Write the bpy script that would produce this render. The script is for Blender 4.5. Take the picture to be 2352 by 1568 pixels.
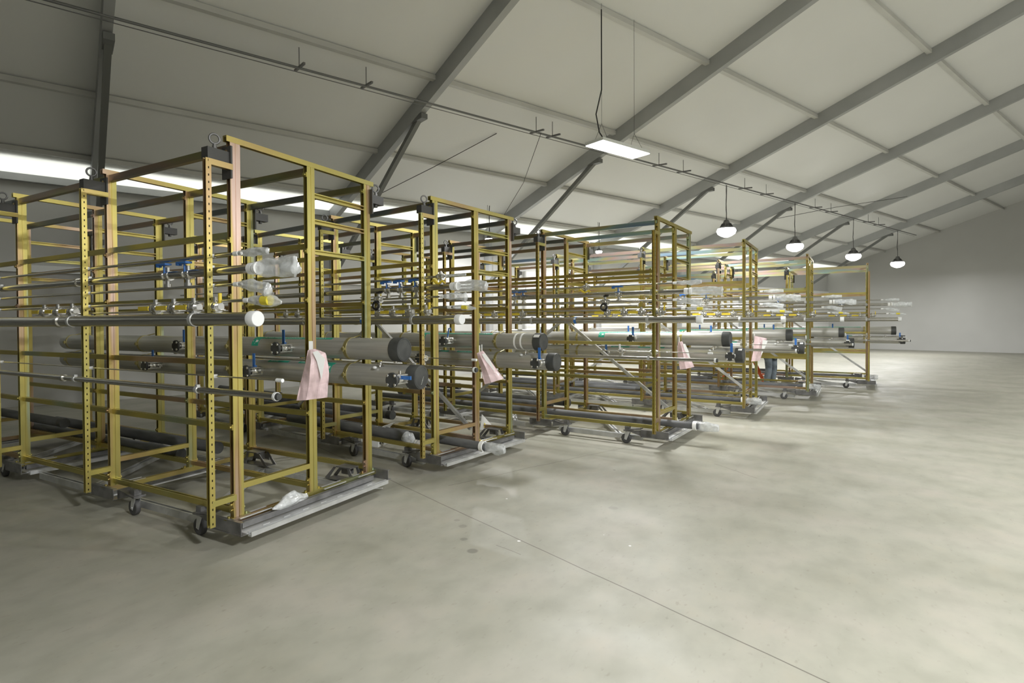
import bpy, math, random
from mathutils import Vector, Matrix, noise as mnoise
PI = math.pi
for _o in list(bpy.data.objects):
    bpy.data.objects.remove(_o)
SC = bpy.context.scene
COL = SC.collection

# ------------------------------------------------------------------ camera
cd = bpy.data.cameras.new('camera')
cam = bpy.data.objects.new('camera', cd); COL.objects.link(cam)
FWD = Vector((0.82655415, 0.56269843, -0.01336848))
RGT = Vector((0.56267231, -0.82665827, -0.00599789))
UPV = RGT.cross(FWD)
mw = Matrix((( RGT.x, UPV.x, -FWD.x, 0), (RGT.y, UPV.y, -FWD.y, 0), (RGT.z, UPV.z, -FWD.z, 1.6), (0, 0, 0, 1)))
cam.matrix_world = mw
cd.sensor_width = 36.0; cd.sensor_fit = 'HORIZONTAL'
cd.lens = 1281.4848 / 2352 * 36.0
cd.shift_x = (1176 - 1101.6247) / 2352
cd.shift_y = -(784 - 758.7482) / 2352
cd.clip_start = 0.05; cd.clip_end = 300
SC.camera = cam

# ------------------------------------------------------------------ world, exposure
W = bpy.data.worlds.new('world'); SC.world = W; W.use_nodes = True
bg = W.node_tree.nodes['Background']
bg.inputs[0].default_value = (0.93, 0.95, 0.90, 1); bg.inputs[1].default_value = 2.0
SC.view_settings.view_transform = 'Standard'
SC.view_settings.look = 'None'
SC.view_settings.gamma = 1.0
SC.view_settings.use_curve_mapping = False
SC.view_settings.exposure = 0.0
LAMP_W = 240.0      # pendant lamp power (W)
PANEL_W = 330.0

# tent axes: T along the hall, S across it towards the left side wall
TX = Vector((0.946, -0.324, 0)).normalized(); SX = Vector((-TX.y, TX.x, 0))
def TS(t, s, z): return Vector((TX.x*t + SX.x*s, TX.y*t + SX.y*s, z))

# ------------------------------------------------------------------ materials
def mat(name, col, rough=0.5, metal=0.0, spec=0.5):
    m = bpy.data.materials.new(name); m.use_nodes = True
    b = m.node_tree.nodes['Principled BSDF']
    b.inputs['Base Color'].default_value = (*col, 1); b.inputs['Roughness'].default_value = rough
    b.inputs['Metallic'].default_value = metal; b.inputs['Specular IOR Level'].default_value = spec
    return m
def nodes(m): return m.node_tree.nodes, m.node_tree.links, m.node_tree.nodes['Principled BSDF']
def ramp(N, stops):
    r = N.new('ShaderNodeValToRGB'); e = r.color_ramp.elements
    while len(e) < len(stops): e.new(0.5)
    for el, (p, c) in zip(e, stops): el.position = p; el.color = (*c, 1)
    return r
def noisy(name, stops, scale=(1, 1, 1), detail=4, rough=0.5, metal=0.0, nscale=3.0, randomize=False, bump=0.0, coord='Object', spec=0.5):
    m = mat(name, stops[0][1], rough, metal, spec); N, L, b = nodes(m)
    tc = N.new('ShaderNodeTexCoord'); mp = N.new('ShaderNodeMapping'); mp.inputs['Scale'].default_value = scale
    L.new(tc.outputs[coord], mp.inputs[0])
    n = N.new('ShaderNodeTexNoise'); n.inputs['Scale'].default_value = nscale; n.inputs['Detail'].default_value = detail
    if randomize:
        oi = N.new('ShaderNodeObjectInfo'); mu = N.new('ShaderNodeMath'); mu.operation = 'MULTIPLY'; mu.inputs[1].default_value = 37.0
        cx = N.new('ShaderNodeCombineXYZ'); L.new(oi.outputs['Random'], mu.inputs[0])
        L.new(mu.outputs[0], cx.inputs[0]); L.new(mu.outputs[0], cx.inputs[1]); L.new(cx.outputs[0], mp.inputs['Location'])
    L.new(mp.outputs[0], n.inputs[0]); r = ramp(N, stops); L.new(n.outputs[0], r.inputs[0]); L.new(r.outputs[0], b.inputs['Base Color'])
    if bump:
        bp = N.new('ShaderNodeBump'); bp.inputs['Strength'].default_value = bump; bp.inputs['Distance'].default_value = 0.01
        L.new(n.outputs[0], bp.inputs['Height']); L.new(bp.outputs[0], b.inputs['Normal'])
    return m
M = {}
gold_stops = [(0.28, (0.42, 0.49, 0.36)), (0.38, (0.50, 0.45, 0.15)), (0.52, (0.56, 0.47, 0.15)), (0.60, (0.48, 0.34, 0.17)), (0.70, (0.60, 0.45, 0.38))]
M['gold'] = noisy('yellow_zinc_strut', gold_stops, (9, 3, 0.45), 2, 0.34, 0.92, 1.1, True)
M['rail_dark'] = noisy('dull_zinc_rail', [(0.30, (0.13, 0.15, 0.15)), (0.45, (0.17, 0.18, 0.17)), (0.55, (0.28, 0.20, 0.14)), (0.66, (0.26, 0.25, 0.11)), (0.75, (0.18, 0.24, 0.20))], (0.8, 0.8, 3.0), 2, 0.38, 0.75, 0.9, True)
M['gold_h'] = noisy('yellow_zinc_rail', gold_stops, (0.8, 0.8, 0.8), 2, 0.34, 0.92, 0.9, True)
irid = [(0.30, (0.30, 0.42, 0.60)), (0.42, (0.45, 0.62, 0.55)), (0.50, (0.62, 0.58, 0.28)), (0.60, (0.62, 0.45, 0.40)), (0.72, (0.40, 0.52, 0.50))]
M['irid'] = noisy('iridescent_zinc_rail', irid, (0.8, 0.8, 3.0), 2, 0.30, 0.85, 0.9, True)
# perforated strut: dark slots up the front
M['perf'] = noisy('perforated_zinc_strut', gold_stops, (1, 1, 0.45), 2, 0.34, 0.92, 1.1, True)
N, L, b = nodes(M['perf'])
tc = N.new('ShaderNodeTexCoord'); sx = N.new('ShaderNodeSeparateXYZ'); L.new(tc.outputs['Object'], sx.inputs[0])
def mth(N, L, op, a, bb):
    n = N.new('ShaderNodeMath'); n.operation = op
    for i, v in enumerate((a, bb)):
        if v is None: continue
        if isinstance(v, (int, float)): n.inputs[i].default_value = v
        else: L.new(v, n.inputs[i])
    return n.outputs[0]
fz = mth(N, L, 'ABSOLUTE', mth(N, L, 'SUBTRACT', mth(N, L, 'FRACT', mth(N, L, 'MULTIPLY', sx.outputs[2], 20.0), None), 0.5), None)
fx = mth(N, L, 'ABSOLUTE', mth(N, L, 'ADD', sx.outputs[0], 0.23), None)
msk = mth(N, L, 'MULTIPLY', mth(N, L, 'LESS_THAN', fz, 0.15), mth(N, L, 'LESS_THAN', fx, 0.0045))
mx = N.new('ShaderNodeMix'); mx.data_type = 'RGBA'; L.new(msk, mx.inputs[0])
oldl = b.inputs['Base Color'].links[0]; L.new(oldl.from_socket, mx.inputs[6]); mx.inputs[7].default_value = (0.03, 0.025, 0.015, 1)
L.new(mx.outputs[2], b.inputs['Base Color'])

M['galv'] = noisy('galvanised_steel', [(0.3, (0.50, 0.51, 0.51)), (0.6, (0.68, 0.69, 0.69))], (1, 1, 1), 4, 0.42, 0.65, 6.0, True)
M['galv_dark'] = noisy('dark_galvanised_steel', [(0.3, (0.13, 0.13, 0.13)), (0.65, (0.24, 0.24, 0.24))], (1, 1, 1), 4, 0.45, 0.6, 8.0, True)
M['black_steel'] = mat('dark_painted_steel', (0.075, 0.075, 0.072), 0.5, 0.3)
M['chrome'] = mat('chrome', (0.72, 0.72, 0.70), 0.22, 0.95)
M['bigpipe'] = noisy('brushed_stainless_pipe', [(0.3, (0.44, 0.44, 0.41)), (0.5, (0.54, 0.54, 0.51)), (0.7, (0.62, 0.62, 0.59))], (30, 0.7, 30), 5, 0.36, 0.55, 1.6, True)
M['pipe'] = noisy('polished_stainless_pipe', [(0.3, (0.50, 0.49, 0.46)), (0.7, (0.62, 0.61, 0.58))], (10, 0.5, 10), 3, 0.22, 1.0, 2.0, True)
M['insul'] = noisy('dark_foam_insulation', [(0.35, (0.10, 0.105, 0.11)), (0.65, (0.16, 0.165, 0.17))], (6, 1, 6), 4, 0.75, 0.0, 3.0, True)
M['cap_black'] = noisy('black_rubber_cap', [(0.3, (0.035, 0.037, 0.036)), (0.7, (0.07, 0.073, 0.07))], (1, 1, 1), 3, 0.5, 0.0, 9.0)
M['cap_white'] = mat('white_plastic_cap', (0.80, 0.82, 0.82), 0.4)
M['white_tape'] = mat('white_tape', (0.93, 0.94, 0.93), 0.5)
M['blue'] = mat('blue_handle', (0.04, 0.16, 0.48), 0.4)
M['yellow'] = mat('yellow_handle', (0.75, 0.58, 0.05), 0.45)
M['black'] = mat('black_plastic', (0.02, 0.02, 0.02), 0.35)
M['green'] = mat('green_label_tape', (0.03, 0.36, 0.24), 0.5)
M['white_ink'] = mat('white_lettering', (0.82, 0.85, 0.80), 0.6)
M['yellow_tag'] = mat('yellow_tag', (0.80, 0.68, 0.06), 0.5)
M['orange'] = mat('orange_fibreglass', (0.75, 0.13, 0.03), 0.5)
M['red_zinc'] = mat('copper_strut', (0.45, 0.22, 0.12), 0.4, 0.6)
M['rubber'] = mat('dark_rubber_wheel', (0.07, 0.07, 0.07), 0.6)
M['brass'] = mat('yellow_zinc_clamp', (0.50, 0.44, 0.20), 0.33, 0.8)
M['rafter'] = noisy('grey_aluminium_beam', [(0.3, (0.40, 0.41, 0.41)), (0.7, (0.47, 0.48, 0.48))], (1, 1, 1), 3, 0.5, 0.35, 1.2)
M['brace'] = mat('dark_grey_brace', (0.20, 0.205, 0.20), 0.5, 0.3)
M['purlin'] = noisy('pale_aluminium_purlin', [(0.3, (0.56, 0.56, 0.53)), (0.7, (0.64, 0.64, 0.61))], (1, 1, 1), 3, 0.5, 0.1, 1.2)
M['wire'] = mat('dark_cable', (0.05, 0.05, 0.05), 0.5)
M['conduit'] = mat('conduit', (0.20, 0.20, 0.20), 0.5, 0.4)
M['carton'] = mat('white_cardboard', (0.74, 0.75, 0.72), 0.7)
M['wood'] = mat('kraft_cardboard', (0.36, 0.26, 0.17), 0.8)
M['denim'] = noisy('grey_blue_denim', [(0.35, (0.13, 0.16, 0.19)), (0.65, (0.24, 0.29, 0.33))], (1, 1, 1), 4, 0.85, 0, 9.0)
M['shirt'] = mat('dark_work_shirt', (0.06, 0.06, 0.065), 0.85)
M['skin'] = mat('skin', (0.55, 0.36, 0.27), 0.55)
M['hair'] = mat('brown_hair', (0.06, 0.04, 0.03), 0.7)
M['helmet'] = mat('cream_hard_hat', (0.80, 0.78, 0.68), 0.35)
M['shoe'] = mat('dark_shoe_leather', (0.04, 0.03, 0.025), 0.6)

def film(name, col, alpha, rough=0.15, bs=0.7, ns=22):
    m = mat(name, col, rough); N, L, b = nodes(m)
    b.inputs['Alpha'].default_value = alpha
    b.inputs['Specular IOR Level'].default_value = 0.9
    tc = N.new('ShaderNodeTexCoord'); n = N.new('ShaderNodeTexNoise'); n.inputs['Scale'].default_value = ns; n.inputs['Detail'].default_value = 4
    L.new(tc.outputs['Object'], n.inputs[0]); r = ramp(N, [(0.35, (alpha*0.8,)*3), (0.65, (min(1, alpha*1.35),)*3)])
    L.new(n.outputs[0], r.inputs[0]); L.new(r.outputs[0], b.inputs['Alpha'])
    bp = N.new('ShaderNodeBump'); bp.inputs['Strength'].default_value = bs; bp.inputs['Distance'].default_value = 0.01
    L.new(n.outputs[0], bp.inputs['Height']); L.new(bp.outputs[0], b.inputs['Normal'])
    return m
M['film'] = film('clear_plastic_film', (0.80, 0.83, 0.84), 0.50)
M['pink'] = film('pink_plastic_film', (0.86, 0.66, 0.68), 0.92, 0.30, 0.25, 9)

def emis(name, col, s):
    m = bpy.data.materials.new(name); m.use_nodes = True; N = m.node_tree.nodes; L = m.node_tree.links
    N.clear(); e = N.new('ShaderNodeEmission'); e.inputs[0].default_value = (*col, 1); e.inputs[1].default_value = s
    o = N.new('ShaderNodeOutputMaterial'); L.new(e.outputs[0], o.inputs[0]); return m
M['lamp'] = emis('lit_lamp_lens', (1.0, 1.0, 0.97), 9.0)

# concrete floor
def floor_mat():
    m = mat('concrete_floor', (0.4, 0.4, 0.36), 0.55); N, L, b = nodes(m)
    tc = N.new('ShaderNodeTexCoord')
    def nz(s, d, sc=(1, 1, 1)):
        mp = N.new('ShaderNodeMapping'); mp.inputs['Scale'].default_value = sc; L.new(tc.outputs['Object'], mp.inputs[0])
        n = N.new('ShaderNodeTexNoise'); n.inputs['Scale'].default_value = s; n.inputs['Detail'].default_value = d; L.new(mp.outputs[0], n.inputs[0]); return n.outputs[0]
    r1 = ramp(N, [(0.3, (0.290, 0.285, 0.232)), (0.5, (0.326, 0.320, 0.266)), (0.7, (0.358, 0.340, 0.290))]); L.new(nz(1.6, 10), r1.inputs[0])
    r2 = ramp(N, [(0.25, (0.87, 0.88, 0.87)), (0.55, (1, 1, 1)), (0.8, (1.06, 1.03, 1.01))]); L.new(nz(5.0, 9, (0.9, 1.2, 1)), r2.inputs[0])
    mm = N.new('ShaderNodeMix'); mm.data_type = 'RGBA'; mm.blend_type = 'MULTIPLY'; mm.inputs[0].default_value = 1
    L.new(r1.outputs[0], mm.inputs[6]); L.new(r2.outputs[0], mm.inputs[7])
    r3 = ramp(N, [(0.0, (1, 1, 1)), (0.62, (1, 1, 1)), (0.75, (0.84, 0.83, 0.81))]); L.new(nz(26, 5, (0.6, 1.2, 1)), r3.inputs[0])
    m3 = N.new('ShaderNodeMix'); m3.data_type = 'RGBA'; m3.blend_type = 'MULTIPLY'; m3.inputs[0].default_value = 1
    L.new(mm.outputs[2], m3.inputs[6]); L.new(r3.outputs[0], m3.inputs[7]); mm = m3
    sx = N.new('ShaderNodeSeparateXYZ'); L.new(tc.outputs['Object'], sx.inputs[0])
    wob = mth(N, L, 'MULTIPLY', mth(N, L, 'SUBTRACT', nz(2.2, 3), 0.5), 0.10)
    tot = None
    def line(p, q, w, wobk=0.3, clip=True):
        nonlocal tot
        d = Vector((q[0]-p[0], q[1]-p[1])); ln = d.length; d /= ln
        px = mth(N, L, 'SUBTRACT', sx.outputs[0], p[0]); py = mth(N, L, 'SUBTRACT', sx.outputs[1], p[1])
        dist = mth(N, L, 'SUBTRACT', mth(N, L, 'MULTIPLY', px, d.y), mth(N, L, 'MULTIPLY', py, d.x))
        dist = mth(N, L, 'ABSOLUTE', mth(N, L, 'ADD', dist, mth(N, L, 'MULTIPLY', wob, wobk)), None)
        on = mth(N, L, 'LESS_THAN', dist, w)
        if clip:
            al = mth(N, L, 'ADD', mth(N, L, 'MULTIPLY', px, d.x), mth(N, L, 'MULTIPLY', py, d.y))
            on = mth(N, L, 'MULTIPLY', on, mth(N, L, 'MULTIPLY', mth(N, L, 'GREATER_THAN', al, 0.0), mth(N, L, 'LESS_THAN', al, ln)))
        tot = on if tot is None else mth(N, L, 'MAXIMUM', tot, on)
    line((4.195, 4.003), (3.441, 1.753), 0.0045, 0.15, False)
    line((4.35, 3.34), (5.95, 2.81), 0.004, 0.7)
    line((5.95, 2.81), (8.6, 1.85), 0.004, 0.7)
    line((6.65, 1.35), (6.28, 0.86), 0.003, 0.8)
    line((3.37, 2.16), (3.32, 1.93), 0.003, 0.4)
    mix2 = N.new('ShaderNodeMix'); mix2.data_type = 'RGBA'; L.new(mth(N, L, 'MULTIPLY', tot, 0.75), mix2.inputs[0])
    L.new(mm.outputs[2], mix2.inputs[6]); mix2.inputs[7].default_value = (0.09, 0.08, 0.065, 1)
    # a few oil spots
    last = mix2.outputs[2]
    for (x, y, r, k) in [(3.188, 2.243, 0.045, 0.6), (3.524, 2.061, 0.012, -1), (3.539, 2.581, 0.04, 0.35), (3.62, 2.70, 0.03, 0.3), (3.33, 2.42, 0.03, 0.45), (3.884, 1.354, 0.014, -1), (3.977, 1.587, 0.008, -1), (4.6, 1.75, 0.045, 0.25), (4.315, 2.65, 0.01, -1), (5.796, 2.191, 0.02, 0.7)]:
        dx = mth(N, L, 'SUBTRACT', sx.outputs[0], x); dy = mth(N, L, 'SUBTRACT', sx.outputs[1], y)
        dd = mth(N, L, 'SQRT', mth(N, L, 'ADD', mth(N, L, 'MULTIPLY', dx, dx), mth(N, L, 'MULTIPLY', dy, dy)), None)
        dd = mth(N, L, 'ADD', dd, mth(N, L, 'MULTIPLY', wob, 0.25))
        mr = N.new('ShaderNodeMapRange'); mr.inputs['From Min'].default_value = r; mr.inputs['From Max'].default_value = r*0.7
        mr.inputs['To Min'].default_value = 0; mr.inputs['To Max'].default_value = abs(k); L.new(dd, mr.inputs['Value'])
        mi = N.new('ShaderNodeMix'); mi.data_type = 'RGBA'; L.new(mr.outputs[0], mi.inputs[0]); L.new(last, mi.inputs[6])
        mi.inputs[7].default_value = (0.75, 0.75, 0.74, 1) if k < 0 else (0.12, 0.12, 0.10, 1); last = mi.outputs[2]
    L.new(last, b.inputs['Base Color'])
    rr = ramp(N, [(0.3, (0.42,)*3), (0.7, (0.62,)*3)]); L.new(nz(1.7, 4), rr.inputs[0]); L.new(rr.outputs[0], b.inputs['Roughness'])
    bp = N.new('ShaderNodeBump'); bp.inputs['Strength'].default_value = 0.12; bp.inputs['Distance'].default_value = 0.004
    L.new(nz(9, 6), bp.inputs['Height']); L.new(bp.outputs[0], b.inputs['Normal'])
    return m
M['floor'] = floor_mat()
def fabric(name, a, c):
    m = noisy(name, [(0.3, a), (0.7, c)], (0.35, 0.35, 0.35), 3, 0.38, 0, 1.0, coord='Object', bump=0.05, spec=0.35)
    return m
M['roof'] = fabric('white_tent_fabric', (0.79, 0.795, 0.78), (0.83, 0.835, 0.82))
def translucent(name, col):
    m = bpy.data.materials.new(name); m.use_nodes = True; N = m.node_tree.nodes; L = m.node_tree.links; N.clear()
    a = N.new('ShaderNodeBsdfTranslucent'); a.inputs[0].default_value = (*col, 1); d = N.new('ShaderNodeBsdfDiffuse'); d.inputs[0].default_value = (*col, 1)
    x = N.new('ShaderNodeMixShader'); x.inputs[0].default_value = 0.15; o = N.new('ShaderNodeOutputMaterial')
    L.new(a.outputs[0], x.inputs[1]); L.new(d.outputs[0], x.inputs[2]); L.new(x.outputs[0], o.inputs[0]); return m
M['skylight'] = translucent('translucent_roof_film', (0.92, 0.92, 0.90))
M['wallfab'] = fabric('grey_white_tent_wall', (0.48, 0.48, 0.46), (0.55, 0.55, 0.53))
M['wallwhite'] = mat('white_ribbed_wall_panel', (0.86, 0.86, 0.83), 0.5)
N, L, b = nodes(M['wallwhite'])
tc = N.new('ShaderNodeTexCoord'); sx = N.new('ShaderNodeSeparateXYZ'); L.new(tc.outputs['Object'], sx.inputs[0])
s_ = mth(N, L, 'SINE', mth(N, L, 'MULTIPLY', sx.outputs[2], 26.0), None)
bp = N.new('ShaderNodeBump'); bp.inputs['Strength'].default_value = 0.6; bp.inputs['Distance'].default_value = 0.02
L.new(s_, bp.inputs['Height']); L.new(bp.outputs[0], b.inputs['Normal'])

# ------------------------------------------------------------------ mesh helpers
class MB:
    def __init__(s): s.v = []; s.f = []; s.sm = []
    def add(s, vs, fs, smooth=False):
        o = len(s.v); s.v += [tuple(v) for v in vs]; s.f += [[i+o for i in f] for f in fs]; s.sm += [smooth]*len(fs); return s
    def box(s, lo, hi):
        x0, y0, z0 = lo; x1, y1, z1 = hi
        return s.add([(x0,y0,z0),(x1,y0,z0),(x1,y1,z0),(x0,y1,z0),(x0,y0,z1),(x1,y0,z1),(x1,y1,z1),(x0,y1,z1)],
                     [(0,3,2,1),(4,5,6,7),(0,1,5,4),(1,2,6,5),(2,3,7,6),(3,0,4,7)])
    def prof(s, pts, p0, p1, side, smooth=False):
        """extrude 2-D profile (a along side, b along third axis) from p0 to p1"""
        p0 = Vector(p0); p1 = Vector(p1); d = (p1-p0).normalized(); a = Vector(side); a = (a - d*a.dot(d)).normalized(); t = d.cross(a)
        n = len(pts)
        vs = [p0 + a*x + t*y for x, y in pts] + [p1 + a*x + t*y for x, y in pts]
        fs = [(i, (i+1) % n, (i+1) % n + n, i+n) for i in range(n)]
        o = len(s.v); s.add(vs, fs, smooth); s.add(vs, [tuple(range(n))[::-1], tuple(range(n, 2*n))]); return s
    def tube(s, path, r, n=12, cap=True, smooth=True):
        P = [Vector(p) for p in path]; R = r if isinstance(r, (list, tuple)) else [r]*len(P)
        ref = None; vs = []
        for i, p in enumerate(P):
            if i == 0: d = P[1]-P[0]
            elif i == len(P)-1: d = P[-1]-P[-2]
            else: d = P[i+1]-P[i-1]
            if d.length < 1e-9: d = P[-1]-P[0]
            d.normalize()
            if ref is None: ref = Vector((0,0,1)) if abs(d.z) < 0.9 else Vector((1,0,0))
            a = (ref - d*ref.dot(d)).normalized(); c = d.cross(a); ref = a
            vs += [p + (a*math.cos(2*PI*k/n) + c*math.sin(2*PI*k/n))*R[i] for k in range(n)]
        fs = []
        for i in range(len(P)-1):
            for k in range(n): fs.append((i*n+k, i*n+(k+1) % n, (i+1)*n+(k+1) % n, (i+1)*n+k))
        s.add(vs, fs, smooth)
        if cap: s.add(vs[:n], [tuple(range(n))[::-1]]); s.add(vs[-n:], [tuple(range(n))])
        return s
    def ring(s, c, axis, R, r, n=20, m=8):
        c = Vector(c); ax = Vector(axis).normalized(); a = ax.orthogonal().normalized(); b_ = ax.cross(a); vs = []
        for i in range(n):
            t = 2*PI*i/n; dr = a*math.cos(t)+b_*math.sin(t)
            for j in range(m):
                q = 2*PI*j/m; vs.append(c + dr*(R+r*math.cos(q)) + ax*(r*math.sin(q)))
        fs = [(i*m+j, ((i+1) % n)*m+j, ((i+1) % n)*m+(j+1) % m, i*m+(j+1) % m) for i in range(n) for j in range(m)]
        return s.add(vs, fs, True)
    def band(s, c, axis, r0, r1, w, n=32):
        """hollow cylinder collar: inner r0, outer r1, width w centred on c"""
        c = Vector(c); ax = Vector(axis).normalized(); a = ax.orthogonal().normalized(); b_ = ax.cross(a); vs = []
        for i in range(n):
            t = 2*PI*i/n; dr = a*math.cos(t)+b_*math.sin(t)
            vs += [c+dr*r1-ax*w/2, c+dr*r1+ax*w/2, c+dr*r0+ax*w/2, c+dr*r0-ax*w/2]
        fs = []
        for i in range(n):
            j = (i+1) % n
            for k in range(4): fs.append((i*4+k, j*4+k, j*4+(k+1) % 4, i*4+(k+1) % 4))
        return s.add(vs, fs)
    def sphere(s, c, r, n=12, m=8):
        c = Vector(c); rr = r if isinstance(r, (tuple, list)) else (r, r, r); vs = []; fs = []
        for i in range(m+1):
            p = PI*i/m
            for k in range(n): t = 2*PI*k/n; vs.append((c.x+rr[0]*math.sin(p)*math.cos(t), c.y+rr[1]*math.sin(p)*math.sin(t), c.z+rr[2]*math.cos(p)))
        for i in range(m):
            for k in range(n): fs.append((i*n+k, (i+1)*n+k, (i+1)*n+(k+1) % n, i*n+(k+1) % n))
        return s.add(vs, fs, True)
    def mesh(s, name, m):
        me = bpy.data.meshes.new(name); me.from_pydata(s.v, [], s.f); me.validate(); me.update()
        if len(me.polygons) == len(s.sm): me.polygons.foreach_set('use_smooth', s.sm)
        me.materials.append(m); return me
def link(name, me, parent=None, loc=(0, 0, 0), rz=0):
    o = bpy.data.objects.new(name, me); COL.objects.link(o); o.location = loc; o.rotation_euler = (0, 0, rz)
    if parent: o.parent = parent
    return o
def part(name, mb, m, parent, label=None):
    o = link(name, mb.mesh(name, m), parent)
    if label: o['label'] = label
    return o
def thing(name, label, cat, loc=(0, 0, 0), rz=0, group=None):
    o = bpy.data.objects.new(name, None); COL.objects.link(o); o.empty_display_size = 0.2
    o.location = loc; o.rotation_euler = (0, 0, rz); o['label'] = label; o['category'] = cat
    if group: o['group'] = group
    return o
def tag(o, label, cat, group=None):
    o['label'] = label; o['category'] = cat
    if group: o['group'] = group
    return o
def struct(name, mb, m, parent=None):
    o = link(name, mb.mesh(name, m), parent); o['kind'] = 'structure'; return o

def chan(w=0.0413, h=0.0413, slot='top', g=0.011, d=0.028):
    """channel profile, slot on one face; a=side axis, b=third axis"""
    a, b_ = w/2, h/2
    base = [(-a, -b_), (a, -b_), (a, b_), (g, b_), (g, b_-d), (-g, b_-d), (-g, b_), (-a, b_)]
    if slot == 'top': return base
    if slot == 'bottom': return [(x, -y) for x, y in base][::-1]
    if slot == 'a+': return [(y, -x) for x, y in base]
    if slot == 'a-': return [(-y, x) for x, y in base]
def post_prof(w=0.082, h=0.042, g=0.012, d=0.036, q=0.0025):
    a, b_ = w/2, h/2
    return [(-a, -b_), (-q, -b_), (-q, -b_+0.004), (q, -b_+0.004), (q, -b_), (a, -b_), (a, -g), (a-d, -g), (a-d, g), (a, g), (a, b_), (-a, b_), (-a, g), (-a+d, g), (-a+d, -g), (-a, -g)]

# ------------------------------------------------------------------ shell
EAVE, SLOPE, SW, RIDGE = 4.6, 0.32, 14.15, 2.0
def zr(s): return EAVE + SLOPE*(SW - s) if s >= RIDGE else EAVE + SLOPE*(SW - RIDGE) - SLOPE*(RIDGE - s)
T0, T1, SOTHER = -15.0, 36.7, -10.15
mb = MB()
fl = [TS(T0-3, SOTHER-3, 0), TS(T1+1, SOTHER-3, 0), TS(T1+1, SW+1, 0), TS(T0-3, SW+1, 0)]
mb.add(fl + [p - Vector((0, 0, 0.2)) for p in fl], [(0, 1, 2, 3), (7, 6, 5, 4)])
struct('floor', mb, M['floor'])
mb = MB()
NT, NS = 40, 10
def roofgrid(mb, sa, sb):
    vs = []; fs = []
    for i in range(NT+1):
        t = T0 + (T1-T0)*i/NT
        for j in range(NS+1):
            s = sa + (sb-sa)*j/NS; vs.append(TS(t, s, zr(s)))
    for i in range(NT):
        for j in range(NS):
            q = i*(NS+1)+j; fs.append((q, q+1, q+NS+2, q+NS+1))
    n = len(vs); top = [v + Vector((0, 0, 0.05)) for v in vs]
    mb.add(vs + top, fs + [tuple(i+n for i in f[::-1]) for f in fs], True)
roofgrid(mb, RIDGE, 13.5); roofgrid(mb, SOTHER, RIDGE)
struct('ceiling', mb, M['roof'])
mb = MB()
c_ = [TS(T0, 13.3, zr(13.5)), TS(T1, 13.3, zr(13.5)), TS(T1, SW+0.3, zr(SW+0.3)), TS(T0, SW+0.3, zr(SW+0.3))]
mb.add(c_ + [p + Vector((0, 0, 0.01)) for p in c_], [(0, 3, 2, 1), (4, 5, 6, 7), (0, 1, 5, 4), (1, 2, 6, 5), (2, 3, 7, 6), (3, 0, 4, 7)])
struct('window_1', mb, M['skylight'])
def wallbox(mb, t0, t1, s0, s1, z0, z1):
    c = [TS(t0, s0, z0), TS(t1, s0, z0), TS(t1, s1, z0), TS(t0, s1, z0), TS(t0, s0, z1), TS(t1, s0, z1), TS(t1, s1, z1), TS(t0, s1, z1)]
    return mb.add(c, [(0,3,2,1),(4,5,6,7),(0,1,5,4),(1,2,6,5),(2,3,7,6),(3,0,4,7)])
struct('wall_left', wallbox(MB(), T0, T1, SW+0.12, SW+0.22, 0, EAVE+0.1), M['wallfab'])
mb = MB(); zt_ = EAVE + SLOPE*(SW-RIDGE)
e = [TS(T0, SW+0.2, 0), TS(T0, SOTHER, 0), TS(T0, SOTHER, zr(SOTHER)), TS(T0, RIDGE, zt_), TS(T0, SW+0.2, EAVE)]
mb.add(e + [p - TX*0.1 for p in e], [(0, 4, 3, 2, 1), (5, 6, 7, 8, 9), (0, 1, 6, 5), (1, 2, 7, 6), (2, 3, 8, 7), (3, 4, 9, 8), (4, 0, 5, 9)])
struct('wall_front', mb, M['wallfab'])
struct('wall_right', wallbox(MB(), T0, T1, SOTHER-0.1, SOTHER, 0, zr(SOTHER)+0.05), M['wallfab'])
struct('wall_left_panel', wallbox(MB(), 12.6, T1, SW+0.02, SW+0.11, 0, 3.35), M['wallwhite'])
mb = MB(); zt_ = EAVE + SLOPE*(SW-RIDGE)
e = [TS(T1, SW+0.2, 0), TS(T1, SOTHER, 0), TS(T1, SOTHER, zr(SOTHER)), TS(T1, RIDGE, zt_), TS(T1, SW+0.2, EAVE)]
mb.add(e + [p + TX*0.1 for p in e], [(0, 1, 2, 3, 4), (9, 8, 7, 6, 5), (0, 5, 6, 1), (1, 6, 7, 2), (2, 7, 8, 3), (3, 8, 9, 4), (4, 9, 5, 0)])
struct('wall_back', mb, M['wallfab'])
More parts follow.
